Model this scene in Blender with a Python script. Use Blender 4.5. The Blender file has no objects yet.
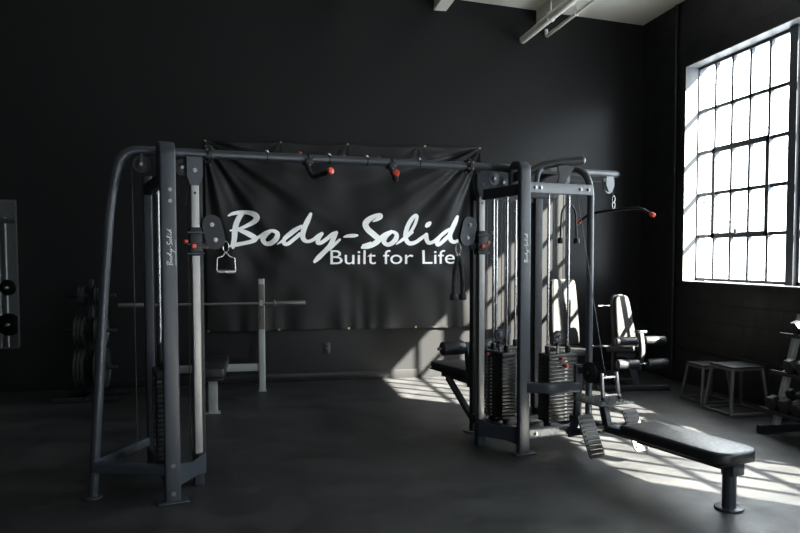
import bpy, bmesh, math, random
from mathutils import Vector as V, Matrix
random.seed(7)
S = bpy.context.scene
COL = S.collection
PI = math.pi

# ------------------------------------------------------------------ materials
def mat(name, col, rough=.5, metal=0., spec=.5, var=.0, scale=8., bump=0., bscale=60., coat=0.):
    m = bpy.data.materials.new(name); m.use_nodes = True
    nt = m.node_tree; b = nt.nodes['Principled BSDF']
    b.inputs['Base Color'].default_value = (*col, 1)
    b.inputs['Roughness'].default_value = rough
    b.inputs['Metallic'].default_value = metal
    b.inputs['Specular IOR Level'].default_value = spec
    b.inputs['Coat Weight'].default_value = coat
    tc = nt.nodes.new('ShaderNodeTexCoord')
    if var:
        n = nt.nodes.new('ShaderNodeTexNoise'); n.inputs['Scale'].default_value = scale; n.inputs['Detail'].default_value = 6
        nt.links.new(tc.outputs['Object'], n.inputs['Vector'])
        r = nt.nodes.new('ShaderNodeMapRange')
        r.inputs['From Min'].default_value = .3; r.inputs['From Max'].default_value = .7
        r.inputs['To Min'].default_value = max(rough-var, .02); r.inputs['To Max'].default_value = min(rough+var, 1)
        nt.links.new(n.outputs['Fac'], r.inputs['Value']); nt.links.new(r.outputs['Result'], b.inputs['Roughness'])
        mx = nt.nodes.new('ShaderNodeMix'); mx.data_type = 'RGBA'
        mx.inputs['A'].default_value = (*[c*(1-var) for c in col], 1); mx.inputs['B'].default_value = (*[min(1, c*(1+var)) for c in col], 1)
        nt.links.new(n.outputs['Fac'], mx.inputs['Factor']); nt.links.new(mx.outputs['Result'], b.inputs['Base Color'])
    if bump:
        n2 = nt.nodes.new('ShaderNodeTexNoise'); n2.inputs['Scale'].default_value = bscale; n2.inputs['Detail'].default_value = 4
        nt.links.new(tc.outputs['Object'], n2.inputs['Vector'])
        bp = nt.nodes.new('ShaderNodeBump'); bp.inputs['Strength'].default_value = bump; bp.inputs['Distance'].default_value = .01
        nt.links.new(n2.outputs['Fac'], bp.inputs['Height']); nt.links.new(bp.outputs['Normal'], b.inputs['Normal'])
    return m

M = {}
M['slate'] = mat('slate_paint', (.028, .034, .043), .36, .0, .38, .06, 30)
M['silver_paint'] = mat('silver_paint', (.11, .115, .12), .4, .3, .5, .05, 30)
M['black_metal'] = mat('black_metal', (.011, .012, .014), .45, 0, .25, .08, 20)
M['iron'] = mat('stack_iron', (.03, .0305, .032), .34, .4, .5, .04, 10)
M['chrome'] = mat('chrome', (.36, .36, .36), .26, .85, .5, .02, 14)
M['brushed'] = mat('brushed_steel', (.2, .197, .19), .4, .8, .5, .03, 8)
M['bolt'] = mat('zinc_bolt', (.22, .22, .22), .3, .9)
M['cable'] = mat('black_cable', (.012, .012, .013), .5)
M['rubber'] = mat('black_rubber', (.012, .012, .013), .6, 0, .3, .08, 30)
M['vinyl'] = mat('black_vinyl', (.014, .0145, .0165), .38, 0, .5, .08, 40, .12, 220)
M['white_vinyl'] = mat('cream_vinyl', (.0165, .016, .015), .65, 0, .3, .05, 20, .1, 200)
M['red'] = mat('red_plastic', (.55, .05, .025), .35)
M['grey_steel'] = mat('pale_grey_paint', (.24, .25, .245), .42, .1, .5, .08, 20)
M['worn'] = mat('worn_wood', (.10, .085, .07), .6, .1, .4, .5, 40)
M['handle_steel'] = mat('satin_steel', (.32, .32, .315), .35, .9, .5, .1, 30)
M['tread'] = mat('tread_plate', (.032, .032, .033), .42, .3, .5, .05, 10)
M['box_steel'] = mat('dull_steel_frame', (.10, .10, .097), .42, .4, .5, .15, 20)
M['white_ink'] = mat('white_ink', (.92, .92, .92), .6)
M['grey_ink'] = mat('grey_ink', (.3, .33, .36), .5)
M['brass'] = mat('brass', (.6, .42, .2), .35, 1.)
M['white_paint'] = mat('white_reveal_paint', (.10, .10, .10), .55, 0, .4, .08, 6, .2, 30)
M['sash'] = mat('sash_steel', (.055, .06, .07), .5, .2)
M['ceil'] = mat('ceiling_paint', (.62, .59, .53), .7, 0, .3, .08, 1.2, .2, 10)
M['pipe'] = mat('pipe_paint', (.58, .56, .51), .5, 0, .4, .08, 5)
M['plastic'] = mat('black_outlet', (.02, .02, .021), .35)
M['blackwall_side'] = mat('side_wall_paint', (.05, .052, .053), .6, 0, .4, .1, 2)
M['sticker'] = mat('white_sticker', (.6, .62, .62), .5)

def brickmat():
    m = mat('black_block_paint', (.0085, .009, .010), .45, 0, .3, .12, 3)
    nt = m.node_tree; b = nt.nodes['Principled BSDF']
    tc = nt.nodes.new('ShaderNodeTexCoord'); mp = nt.nodes.new('ShaderNodeMapping')
    mp.inputs['Rotation'].default_value = (0, -PI/2, -PI/2)
    sx = nt.nodes.new('ShaderNodeSeparateXYZ'); cx = nt.nodes.new('ShaderNodeCombineXYZ')
    nt.links.new(tc.outputs['Object'], sx.inputs['Vector'])
    nt.links.new(sx.outputs['Y'], cx.inputs['X']); nt.links.new(sx.outputs['Z'], cx.inputs['Y'])
    br = nt.nodes.new('ShaderNodeTexBrick')
    br.inputs['Scale'].default_value = 1; br.inputs['Brick Width'].default_value = .4; br.inputs['Row Height'].default_value = .2
    br.inputs['Mortar Size'].default_value = .008; br.inputs['Mortar Smooth'].default_value = .4
    br.inputs['Color1'].default_value = (1, 1, 1, 1); br.inputs['Color2'].default_value = (1, 1, 1, 1); br.inputs['Mortar'].default_value = (0, 0, 0, 1)
    nt.links.new(cx.outputs['Vector'], br.inputs['Vector'])
    n = nt.nodes.new('ShaderNodeTexNoise'); n.inputs['Scale'].default_value = 40; nt.links.new(tc.outputs['Object'], n.inputs['Vector'])
    ad = nt.nodes.new('ShaderNodeMath'); ad.operation = 'MULTIPLY_ADD'; ad.inputs[1].default_value = .25
    nt.links.new(n.outputs['Fac'], ad.inputs[0]); nt.links.new(br.outputs['Color'], ad.inputs[2])
    bp = nt.nodes.new('ShaderNodeBump'); bp.inputs['Strength'].default_value = .6; bp.inputs['Distance'].default_value = .012
    nt.links.new(ad.outputs['Value'], bp.inputs['Height']); nt.links.new(bp.outputs['Normal'], b.inputs['Normal'])
    return m
M['block'] = brickmat()
M['wall'] = mat('black_wall_paint', (.0125, .0125, .0128), .31, 0, .15, .03, 1.3, .02, 9)

def floormat():
    m = mat('rubber_floor', (.052, .054, .057), .50, 0, .5, .0, 3)
    nt = m.node_tree; b = nt.nodes['Principled BSDF']; tc = nt.nodes.new('ShaderNodeTexCoord')
    n = nt.nodes.new('ShaderNodeTexNoise'); n.inputs['Scale'].default_value = 2.2; n.inputs['Detail'].default_value = 9; n.inputs['Roughness'].default_value = .65
    nt.links.new(tc.outputs['Object'], n.inputs['Vector'])
    r = nt.nodes.new('ShaderNodeMapRange'); r.inputs['From Min'].default_value = .3; r.inputs['From Max'].default_value = .7
    r.inputs['To Min'].default_value = .36; r.inputs['To Max'].default_value = .62
    nt.links.new(n.outputs['Fac'], r.inputs['Value']); nt.links.new(r.outputs['Result'], b.inputs['Roughness'])
    cr = nt.nodes.new('ShaderNodeValToRGB')
    cr.color_ramp.elements[0].position = .3; cr.color_ramp.elements[0].color = (.0105, .0106, .0112, 1)
    cr.color_ramp.elements[1].position = .72; cr.color_ramp.elements[1].color = (.028, .0282, .0288, 1)
    nt.links.new(n.outputs['Fac'], cr.inputs['Fac'])
    sp = nt.nodes.new('ShaderNodeTexNoise'); sp.inputs['Scale'].default_value = 160; sp.inputs['Detail'].default_value = 2
    nt.links.new(tc.outputs['Object'], sp.inputs['Vector'])
    cr2 = nt.nodes.new('ShaderNodeValToRGB'); cr2.color_ramp.elements[0].position = .68; cr2.color_ramp.elements[0].color = (0, 0, 0, 1)
    cr2.color_ramp.elements[1].position = .74; cr2.color_ramp.elements[1].color = (1, 1, 1, 1)
    nt.links.new(sp.outputs['Fac'], cr2.inputs['Fac'])
    mx = nt.nodes.new('ShaderNodeMix'); mx.data_type = 'RGBA'; mx.inputs['B'].default_value = (.03, .03, .033, 1)
    nt.links.new(cr2.outputs['Color'], mx.inputs['Factor']); nt.links.new(cr.outputs['Color'], mx.inputs['A'])
    # seams between the rubber mats
    br = nt.nodes.new('ShaderNodeTexBrick'); br.offset = 0
    br.inputs['Scale'].default_value = 1; br.inputs['Brick Width'].default_value = 1.22; br.inputs['Row Height'].default_value = 1.83
    br.inputs['Mortar Size'].default_value = .003
    for k, c in (('Color1', (1, 1, 1, 1)), ('Color2', (1, 1, 1, 1)), ('Mortar', (.35, .35, .35, 1))): br.inputs[k].default_value = c
    nt.links.new(tc.outputs['Object'], br.inputs['Vector'])
    mu = nt.nodes.new('ShaderNodeMix'); mu.data_type = 'RGBA'; mu.blend_type = 'MULTIPLY'; mu.inputs['Factor'].default_value = 1
    nt.links.new(mx.outputs['Result'], mu.inputs['A']); nt.links.new(br.outputs['Color'], mu.inputs['B'])
    nt.links.new(mu.outputs['Result'], b.inputs['Base Color'])
    n2 = nt.nodes.new('ShaderNodeTexNoise'); n2.inputs['Scale'].default_value = 90; nt.links.new(tc.outputs['Object'], n2.inputs['Vector'])
    bp = nt.nodes.new('ShaderNodeBump'); bp.inputs['Strength'].default_value = .25; bp.inputs['Distance'].default_value = .006
    nt.links.new(n2.outputs['Fac'], bp.inputs['Height']); nt.links.new(bp.outputs['Normal'], b.inputs['Normal'])
    return m
M['floor'] = floormat()

def glassmat():
    m = bpy.data.materials.new('window_glass'); m.use_nodes = True; nt = m.node_tree
    for n in list(nt.nodes): nt.nodes.remove(n)
    o = nt.nodes.new('ShaderNodeOutputMaterial'); t = nt.nodes.new('ShaderNodeBsdfTransparent'); t.inputs['Color'].default_value = (.95, .97, .97, 1)
    g = nt.nodes.new('ShaderNodeBsdfGlossy'); g.inputs['Roughness'].default_value = .05
    mx = nt.nodes.new('ShaderNodeMixShader')
    mx.inputs['Fac'].default_value = .05
    nt.links.new(t.outputs['BSDF'], mx.inputs[1]); nt.links.new(g.outputs['BSDF'], mx.inputs[2])
    nt.links.new(mx.outputs['Shader'], o.inputs['Surface'])
    return m
M['glass'] = glassmat()
M['mirror'] = mat('mirror_glass', (.82, .85, .85), .02, 1.)
M['banner'] = mat('black_banner_vinyl', (.010, .010, .0102), .44, 0, .22, .06, 3, .12, 60)

# ------------------------------------------------------------------ geometry helpers
class MB:
    def __init__(s): s.bm = bmesh.new()
    def _frame(s, d, up=None):
        d = d.normalized()
        if up is None: up = V((0, 0, 1))
        up = V(up)
        if abs(d.dot(up.normalized())) > .97: up = V((0, 1, 0)) if abs(d.y) < .9 else V((1, 0, 0))
        x = up.cross(d).normalized(); y = d.cross(x).normalized()
        return x, y
    def box(s, lo, hi, bev=0.0, rot=None, piv=None, seg=2):
        lo, hi = V(lo), V(hi)
        r = bmesh.ops.create_cube(s.bm, size=1)
        vs = r['verts']; c = (lo+hi)/2; d = hi-lo
        for v in vs: v.co = V((v.co.x*d.x, v.co.y*d.y, v.co.z*d.z)) + c
        fs = {f for v in vs for f in v.link_faces}; es = list({e for f in fs for e in f.edges})
        if bev > 0:
            r = bmesh.ops.bevel(s.bm, geom=es, offset=min(bev, min(d)*.49), segments=seg, profile=.5, affect='EDGES', clamp_overlap=True)
            vs = list({v for f in r['faces'] for v in f.verts} | {v for v in vs if v.is_valid})
        if rot is not None:
            piv = V(piv) if piv is not None else c
            for v in vs: v.co = rot @ (v.co-piv) + piv
        return s
    def sweep(s, path, sec, up=None, closed=False, cap=True, smooth=True, scales=None):
        path = [V(p) for p in path]; n = len(path); rings = []
        px = None
        for i, p in enumerate(path):
            if i == 0: d = path[1]-p
            elif i == n-1: d = p-path[i-1]
            else: d = (path[i+1]-p).normalized()+(p-path[i-1]).normalized()
            d = d.normalized()
            if px is None: x, y = s._frame(d, up)
            else:
                x = px-d*px.dot(d)
                x = x.normalized() if x.length > 1e-6 else s._frame(d, up)[0]
                y = d.cross(x)
            px = x
            # widen mitre
            k = 1.0
            if 0 < i < n-1:
                c = (path[i+1]-p).normalized().dot(d); k = 1/max(c, .5)
            sc = scales[i] if scales else 1
            nb = V((0, 0, 0))
            if 0 < i < n-1:
                nb = ((path[i+1]-p).normalized()-(p-path[i-1]).normalized())
                nb = nb.normalized() if nb.length > 1e-5 else V((0, 0, 0))
            ring = []
            for (a, b) in sec:
                o = x*a*sc+y*b*sc
                o = o+nb*(o.dot(nb))*(k-1)
                ring.append(s.bm.verts.new(p+o))
            rings.append(ring)
        m = len(sec)
        for i in range(n-1):
            for j in range(m):
                f = s.bm.faces.new((rings[i][j], rings[i][(j+1) % m], rings[i+1][(j+1) % m], rings[i+1][j])); f.smooth = smooth
        if cap:
            s.bm.faces.new(rings[0][::-1]); s.bm.faces.new(rings[-1])
        return s
    def tube(s, path, r=.02, n=14, up=None, cap=True, scales=None):
        return s.sweep(path, [(r*math.cos(2*PI*k/n), r*math.sin(2*PI*k/n)) for k in range(n)], up, cap=cap, scales=scales)
    def bar(s, path, w, h, up=None, r=None):
        return s.sweep(path, rrect(w, h, r if r is not None else min(w, h)*.14), up, smooth=True)
    def cyl(s, a, b, r, n=24, bev=0.0, r2=None):
        a, b = V(a), V(b); d = (b-a); L = d.length; d.normalize(); r2 = r if r2 is None else r2
        if bev > 0:
            pts = [a, a+d*bev*.3, a+d*bev, b-d*bev, b-d*bev*.3, b]
            sc = [(r-bev)/r, (r-bev*.3)/r, 1, r2/r, (r2-bev*.3)/r, (r2-bev)/r]
            return s.tube(pts, r, n, scales=sc)
        return s.tube([a, b], r, n, scales=[1, r2/r])
    def ball(s, c, r, n=14, sc=(1, 1, 1)):
        res = bmesh.ops.create_uvsphere(s.bm, u_segments=n, v_segments=max(8, n//2+2), radius=r)
        for v in res['verts']: v.co = V((v.co.x*sc[0], v.co.y*sc[1], v.co.z*sc[2]))+V(c)
        for f in {f for v in res['verts'] for f in v.link_faces}: f.smooth = True
        return s
    def prism(s, pts, off):
        """flat outline pts (3d), extruded by off"""
        off = V(off); a = [s.bm.verts.new(V(p)) for p in pts]; b = [s.bm.verts.new(V(p)+off) for p in pts]
        n = len(pts); s.bm.faces.new(a[::-1]); s.bm.faces.new(b)
        for i in range(n): s.bm.faces.new((a[i], a[(i+1) % n], b[(i+1) % n], b[i]))
        return s
    def torus(s, c, ax, R, r, n=28, m=10):
        ax = V(ax).normalized(); x, y = s._frame(ax)
        pts = [V(c)+x*R*math.cos(2*PI*k/n)+y*R*math.sin(2*PI*k/n) for k in range(n)]
        rings = []
        for k, p in enumerate(pts):
            o = (p-V(c)).normalized()
            rings.append([s.bm.verts.new(p+o*r*math.cos(2*PI*j/m)+ax*r*math.sin(2*PI*j/m)) for j in range(m)])
        for k in range(n):
            for j in range(m):
                f = s.bm.faces.new((rings[k][j], rings[k][(j+1) % m], rings[(k+1) % n][(j+1) % m], rings[(k+1) % n][j])); f.smooth = True
        return s
    def build(s, name, m, parent=None, auto=True, **kw):
        bmesh.ops.recalc_face_normals(s.bm, faces=s.bm.faces)
        me = bpy.data.meshes.new(name); s.bm.to_mesh(me); s.bm.free()
        me.materials.append(M[m] if isinstance(m, str) else m)
        if auto:
            for p in me.polygons: p.use_smooth = True
            try: me.set_sharp_from_angle(angle=math.radians(38))
            except Exception: pass
        o = bpy.data.objects.new(name, me); COL.objects.link(o)
        if parent: o.parent = parent
        for k, v in kw.items(): o[k] = v
        return o

def rrect(w, h, r, n=3):
    r = min(r, w/2*.99, h/2*.99); out = []
    for cx, cy, a0 in ((w/2-r, h/2-r, 0), (-w/2+r, h/2-r, PI/2), (-w/2+r, -h/2+r, PI), (w/2-r, -h/2+r, 1.5*PI)):
        for k in range(n+1):
            a = a0+k*PI/2/n; out.append((cx+r*math.cos(a), cy+r*math.sin(a)))
    return out
def arc(pts, r, n=6):
    """polyline with filleted corners"""
    pts = [V(p) for p in pts]; out = [pts[0]]
    for i in range(1, len(pts)-1):
        a, b, c = pts[i-1], pts[i], pts[i+1]
        u = (a-b); w = (c-b); k = min(r, u.length*.49, w.length*.49)
        p0 = b+u.normalized()*k; p2 = b+w.normalized()*k
        for j in range(n+1):
            t = j/n; out.append(p0*(1-t)**2+b*2*t*(1-t)+p2*t*t)
    out.append(pts[-1]); return out
def catmull(P, n=8):
    out = []
    Q = [P[0]]+list(P)+[P[-1]]
    for i in range(1, len(Q)-2):
        p0, p1, p2, p3 = (V(q) for q in Q[i-1:i+3])
        for k in range(n):
            t = k/n
            out.append(.5*((2*p1)+(-p0+p2)*t+(2*p0-5*p1+4*p2-p3)*t*t+(-p0+3*p1-3*p2+p3)*t**3))
    out.append(V(Q[-2])); return out
def empty(name, loc=(0, 0, 0), rz=0, label=None, cat=None, group=None):
    o = bpy.data.objects.new(name, None); COL.objects.link(o); o.location = loc; o.rotation_euler = (0, 0, rz); o.empty_display_size = .1
    tag(o, label, cat, group); return o
def tag(o, label, cat, group=None):
    o['label'] = label; o['category'] = cat
    if group: o['group'] = group
    return o
def copy_tree(o, parent=None):
    c = o.copy(); COL.objects.link(c)
    if parent is not None: c.parent = parent
    for ch in list(KIDS.get(o.name, [])): copy_tree(ch, c)
    return c
KIDS = {}
def kids_index(root):
    KIDS.clear()
    for o in COL.objects:
        if o.parent: KIDS.setdefault(o.parent.name, []).append(o)
def struct(mb, name, m, parent=None):
    return mb.build(name, m, parent, kind='structure') if not parent else mb.build(name, m, parent)

# ------------------------------------------------------------------ room shell
XW, YB, YF, XL = 5.10, 8.94, -4.0, -6.5
WT = .30
def zc(x): return 4.643+(5.05-x)*.067
struct(MB().box((XL-.3, YF-.3, -.2), (XW+.5, YB+.3, 0)), 'floor', 'floor')
struct(MB().box((XL-.3, YB, 0), (XW+.5, YB+.3, 5.6)), 'wall_back', 'wall')
struct(MB().box((XL-.3, YF-.3, 0), (XL, YB, 5.6)), 'wall_left', 'blackwall_side')
cm = MB().prism([(XL-.4, YF-.3, zc(XL-.4)), (XW+.5, YF-.3, zc(XW+.5)), (XW+.5, YF-.3, zc(XW+.5)+.2), (XL-.4, YF-.3, zc(XL-.4)+.2)], (0, YB-YF+.6, 0))
struct(cm, 'ceiling', 'ceil')
# right wall with two openings
W1 = (4.12, 7.94, 1.235, 3.84); W2 = (1.85, 3.62, 1.235, 2.85); W3 = (-3.2, .0, 1.235, 3.84)
wr = MB()
def rwb(y0, y1, z0, z1): wr.box((XW, y0, z0), (XW+WT, y1, z1))
rwb(YF-.3, W3[0], 0, 5.4); rwb(W3[1], W2[0], 0, 5.4); rwb(W3[0], W3[1], 0, W3[2]); rwb(W3[0], W3[1], W3[3], 5.4); rwb(W2[1], W1[0], 0, 5.4); rwb(W1[1], YB, 0, 5.4)
rwb(W2[0], W2[1], 0, W2[2]); rwb(W2[0], W2[1], W2[3], 5.4)
rwb(W1[0], W1[1], 0, W1[2]); rwb(W1[0], W1[1], W1[3], 5.4)
struct(wr, 'wall_right', 'block')
wf = MB()
wf.box((XL, YF-.3, 0), (2.2, YF, 5.5)); wf.box((3.4, YF-.3, 0), (XW, YF, 5.5)); wf.box((2.2, YF-.3, 2.1), (3.4, YF, 5.5))  # unseen doorway gap behind the camera, added to let in fill daylight
struct(wf, 'wall_front', 'blackwall_side')
# baseboard (cove base) on the back wall
struct(MB().box((XL, YB-.012, 0), (XW, YB, .11), .004), 'baseboard_back', 'wall')
# white window reveals
def reveal(w, n):
    y0, y1, z0, z1 = w; t = .012; g = XW+.19
    mb = MB()
    mb.box((XW-.004, y0, z0), (g, y1, z0+t)); mb.box((XW-.004, y0, z1-t), (g, y1, z1))
    mb.box((XW-.004, y0, z0), (g, y0+t, z1)); mb.box((XW-.004, y1-t, z0), (g, y1, z1))
    o = struct(mb, 'trim_%d' % n, 'white_paint'); return o
reveal(W1, 1); reveal(W2, 2); reveal(W3, 4)
GX = XW+.2
def window(n, y0, y1, z0, z1, cols, rows, vent=None):
    root = MB()
    f = .035
    root.box((GX-.03, y0, z0), (GX+.03, y1, z0+f)); root.box((GX-.03, y0, z1-f), (GX+.03, y1, z1))
    root.box((GX-.03, y0, z0), (GX+.03, y0+f, z1)); root.box((GX-.03, y1-f, z0), (GX+.03, y1, z1))
    o = root.build('window_%d' % n, 'sash', None, kind='structure')
    mu = MB(); t = .019
    cy = [y1-f-(y1-y0-2*f)*k/cols for k in range(cols+1)]; rz = [z0+f+(z1-z0-2*f)*k/rows for k in range(rows+1)]
    for y in cy[1:-1]: mu.box((GX-.02, y-t, z0+f), (GX+.02, y+t, z1-f))
    for z in rz[1:-1]: mu.box((GX-.02, y0+f, z-t), (GX+.02, y1-f, z+t))
    mu.build('glazing_bars', 'sash', o)
    if vent:
        c0, c1, r0, r1 = vent; vb = MB(); w = .03
        a, b = cy[c1], cy[c0]; c, d = rz[r0], rz[r1]
        for q in (((GX-.035, a-w, c-w), (GX+.03, b+w, c+w)), ((GX-.035, a-w, d-w), (GX+.03, b+w, d+w)), ((GX-.035, a-w, c-w), (GX+.03, a+w, d+w)), ((GX-.035, b-w, c-w), (GX+.03, b+w, d+w))): vb.box(*q)
        vo = vb.build('vent_sash', 'sash', o)
        MB().box((GX-.07, (a+b)/2-.02, c+.01), (GX-.035, (a+b)/2+.02, c+.07), .008).build('latch', 'bolt', vo)
    g = MB(); g.box((GX-.002, y0+f, z0+f), (GX+.002, y1-f, z1-f)); g.build('glass', 'glass', o)
    return o
window(1, 6.36, 7.95, 1.25, 3.83, 5, 5, (1, 4, 1, 3))
window(2, 4.14, 6.25, 1.25, 3.83, 6, 5, (1, 4, 1, 3))
window(3, 1.87, 3.60, 1.25, 2.84, 5, 3)
window(4, -3.18, -.02, 1.25, 3.83, 9, 5)
mm = MB(); mm.box((GX-.07, 6.25, 1.245), (GX+.06, 6.36, 3.83)); struct(mm, 'trim_3', 'sash')
# ceiling beams running to the back wall
def beam(x, w, label, d=.17, y0=YF):
    o = MB().box((x-w/2, y0, zc(x)-d), (x+w/2, YB, zc(x)+.02)).build('ceiling_beam', 'ceil')
    return tag(o, label, 'beam')
beam(2.29, .16, 'pale ceiling beam nearest the middle of the picture top')
beam(1.10, .16, 'pale ceiling beam barely seen left of the other beams')
beam(3.66, .16, 'pale ceiling beam beside the two overhead pipes')

def pipe(x, z, r, label, hook=False, y1=YB-.05):
    pts = [(x, YF+.2, z), (x, y1, z)]
    if hook: pts = arc([(x, YF+.2, z), (x, y1, z), (x, y1, z+.09)], .05)
    root = empty('ceiling_pipe', (x, y1, z), 0, label, 'pipe')
    L = MB().tube([V(p)-V((x, y1, z)) for p in pts], r, 16).build('pipe_run', 'pipe', root)
    for k in range(5):
        y = y1-.9-k*2.2
        MB().torus((0, y-y1, 0), (0, 1, 0), r+.004, .007).build('clamp_ring', 'pipe', root)
        MB().cyl((0, y-y1, r), (0, y-y1, zc(x)-z-.001), .006, 8).build('hanger_rod', 'pipe', root)
pipe(3.38, 4.34, .048, 'thick pale pipe hung under the ceiling')
pipe(3.70, 4.40, .021, 'thin pale pipe with an upturned end under the ceiling', True)

# conduits on the right wall
o = MB().cyl((XW-.022, 8.11, 0.02), (XW-.022, 8.11, zc(XW)-.01), .02, 12).build('conduit', 'block'); tag(o, 'black vertical conduit on the block wall left of the window', 'conduit')
o = MB().cyl((XW-.018, 8.08, .436), (XW-.018, 5.2, .436), .014, 12).build('conduit', 'block'); tag(o, 'black horizontal conduit low on the block wall behind the metal stands', 'conduit')
# outlet
ro = empty('wall_outlet', (.83, YB, .41), 0, 'black electrical outlet on the wall below the banner', 'outlet')
MB().box((-.04, -.012, -.065), (.04, 0, .065), .005).build('cover_plate', 'plastic', ro)
for dz in (-.028, .028): MB().box((-.018, -.016, dz-.018), (.018, -.008, dz+.018), .006).build('socket', 'rubber', ro)

# ------------------------------------------------------------------ brush lettering
def P(reg, pts):
    x0, y0, s = reg
    return [(x0+p[0]/s, y0+p[1]/s, p[2]/s) for p in pts]
R1 = (220, 200, 8.8875); R2 = (280, 200, 8.8875); R3 = (350, 200, 8.883); R4 = (400, 200, 8.8875)
STROKES = [
 P(R1, [(192, 128, 34), (165, 165, 44), (140, 220, 46), (127, 285, 48), (122, 350, 44), (112, 400, 42), (110, 425, 26)]),
 P(R1, [(76, 152, 16), (110, 135, 28), (165, 124, 34), (225, 121, 34), (280, 134, 44), (312, 162, 52), (295, 198, 44), (240, 230, 34), (180, 258, 26), (90, 280, 14)]),
 P(R1, [(150, 270, 24), (200, 288, 38), (250, 312, 44), (298, 345, 44), (270, 370, 36), (200, 388, 32), (130, 402, 34), (72, 416, 14)]),
 P(R1, [(298, 352, 30), (340, 325, 26), (385, 295, 26), (430, 275, 22)]),
 P(R1, [(430, 280, 28), (390, 308, 42), (363, 350, 44), (385, 388, 36), (430, 386, 42), (474, 350, 46), (488, 305, 40), (462, 282, 32), (430, 278, 26)]),
 P(R1, [(486, 394, 10), (530, 365, 24), (590, 315, 32), (660, 262, 30), (700, 238, 28)]),
 P(R2, [(165, 240, 34), (110, 262, 30), (60, 300, 32), (15, 345, 34), (10, 385, 34), (40, 392, 32), (90, 355, 32), (150, 305, 34)]),
 P(R2, [(243, 130, 28), (218, 185, 44), (188, 250, 46), (172, 315, 44), (182, 352, 40), (215, 369, 30), (262, 355, 30), (305, 320, 30), (340, 300, 30)]),
 P(R2, [(340, 300, 32), (315, 335, 36), (302, 378, 36), (335, 378, 34), (390, 340, 34), (430, 305, 32), (468, 288, 28)]),
 P(R2, [(468, 290, 30), (445, 335, 42), (415, 400, 44), (360, 460, 42), (310, 510, 44), (275, 545, 28)]),
 P(R2, [(496, 352, 22), (460, 385, 26), (415, 425, 28), (380, 450, 26)]),
 P(R2, [(534, 328, 14), (570, 319, 30), (620, 316, 32), (650, 313, 18)]),
 P(R3, [(172, 188, 12), (205, 172, 30), (240, 148, 36), (236, 128, 30), (190, 140, 36), (130, 175, 50), (103, 215, 54), (125, 262, 52), (180, 308, 52), (222, 350, 50), (180, 388, 46), (120, 412, 40), (72, 420, 24)]),
 P(R3, [(80, 402, 22), (150, 374, 12)]),
 P(R3, [(222, 350, 34), (275, 305, 34), (340, 272, 20)]),
 P(R3, [(340, 280, 28), (295, 310, 44), (268, 355, 46), (290, 390, 36), (330, 388, 40), (375, 350, 46), (388, 305, 40), (365, 282, 30), (338, 278, 26)]),
 P(R3, [(384, 390, 10), (425, 360, 26), (480, 320, 32), (530, 280, 30)]),
 P(R4, [(20, 325, 30), (75, 275, 28), (115, 205, 28), (132, 145, 30), (120, 128, 28), (85, 160, 38), (50, 220, 40), (28, 290, 42), (30, 345, 42), (60, 380, 40), (115, 372, 34), (170, 335, 32), (215, 302, 28)]),
 P(R4, [(218, 302, 34), (218, 340, 40), (235, 374, 36), (275, 368, 30), (325, 330, 28), (385, 280, 30), (440, 248, 26)]),
 P(R4, [(222, 222, 34), (235, 210, 44), (252, 196, 30)]),
 P(R4, [(400, 275, 28), (340, 320, 34), (312, 375, 40), (330, 392, 32), (375, 358, 34), (430, 310, 36)]),
 P(R4, [(512, 135, 28), (490, 185, 44), (460, 248, 46), (440, 305, 44), (452, 352, 40), (485, 366, 32), (525, 345, 26)]),
]
def lettering(fn, wscale, name, m, parent):
    """fn maps (u,v) with u 0..1 along the word, v in the same unit up, to a 3D point"""
    mb = MB(); bm = mb.bm
    for si, st in enumerate(STROKES):
        C_ = catmull([V(((x-228)/230, (232-y)/230, w/230)) for x, y, w in st], 7)
        lift = si*.00012
        def ring(c):
            vs = [bm.verts.new(fn(c.x+c.z/2*math.cos(2*PI*k/12), c.y+c.z/2*math.sin(2*PI*k/12), lift)) for k in range(12)]
            bm.faces.new(vs)
        ring(C_[0]); ring(C_[-1])
        L, Rr = [], []
        for i, c in enumerate(C_):
            a = C_[max(0, i-1)]; b = C_[min(len(C_)-1, i+1)]
            d = V((b.x-a.x, b.y-a.y)); d = d.normalized() if d.length > 1e-7 else V((1, 0))
            nx, ny = -d.y*c.z/2, d.x*c.z/2
            L.append((c.x+nx, c.y+ny)); Rr.append((c.x-nx, c.y-ny))
        for i in range(len(C_)-1):
            q = [bm.verts.new(fn(*p, lift)) for p in (L[i], Rr[i], Rr[i+1], L[i+1])]
            bm.faces.new(q)
            if 0 < i: # round the joins
                c = C_[i]
                vs = [bm.verts.new(fn(c.x+c.z/2*.97*math.cos(2*PI*k/10), c.y+c.z/2*.97*math.sin(2*PI*k/10), lift+.00004)) for k in range(10)]
                bm.faces.new(vs)
    return mb.build(name, m, parent, auto=False)

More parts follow.
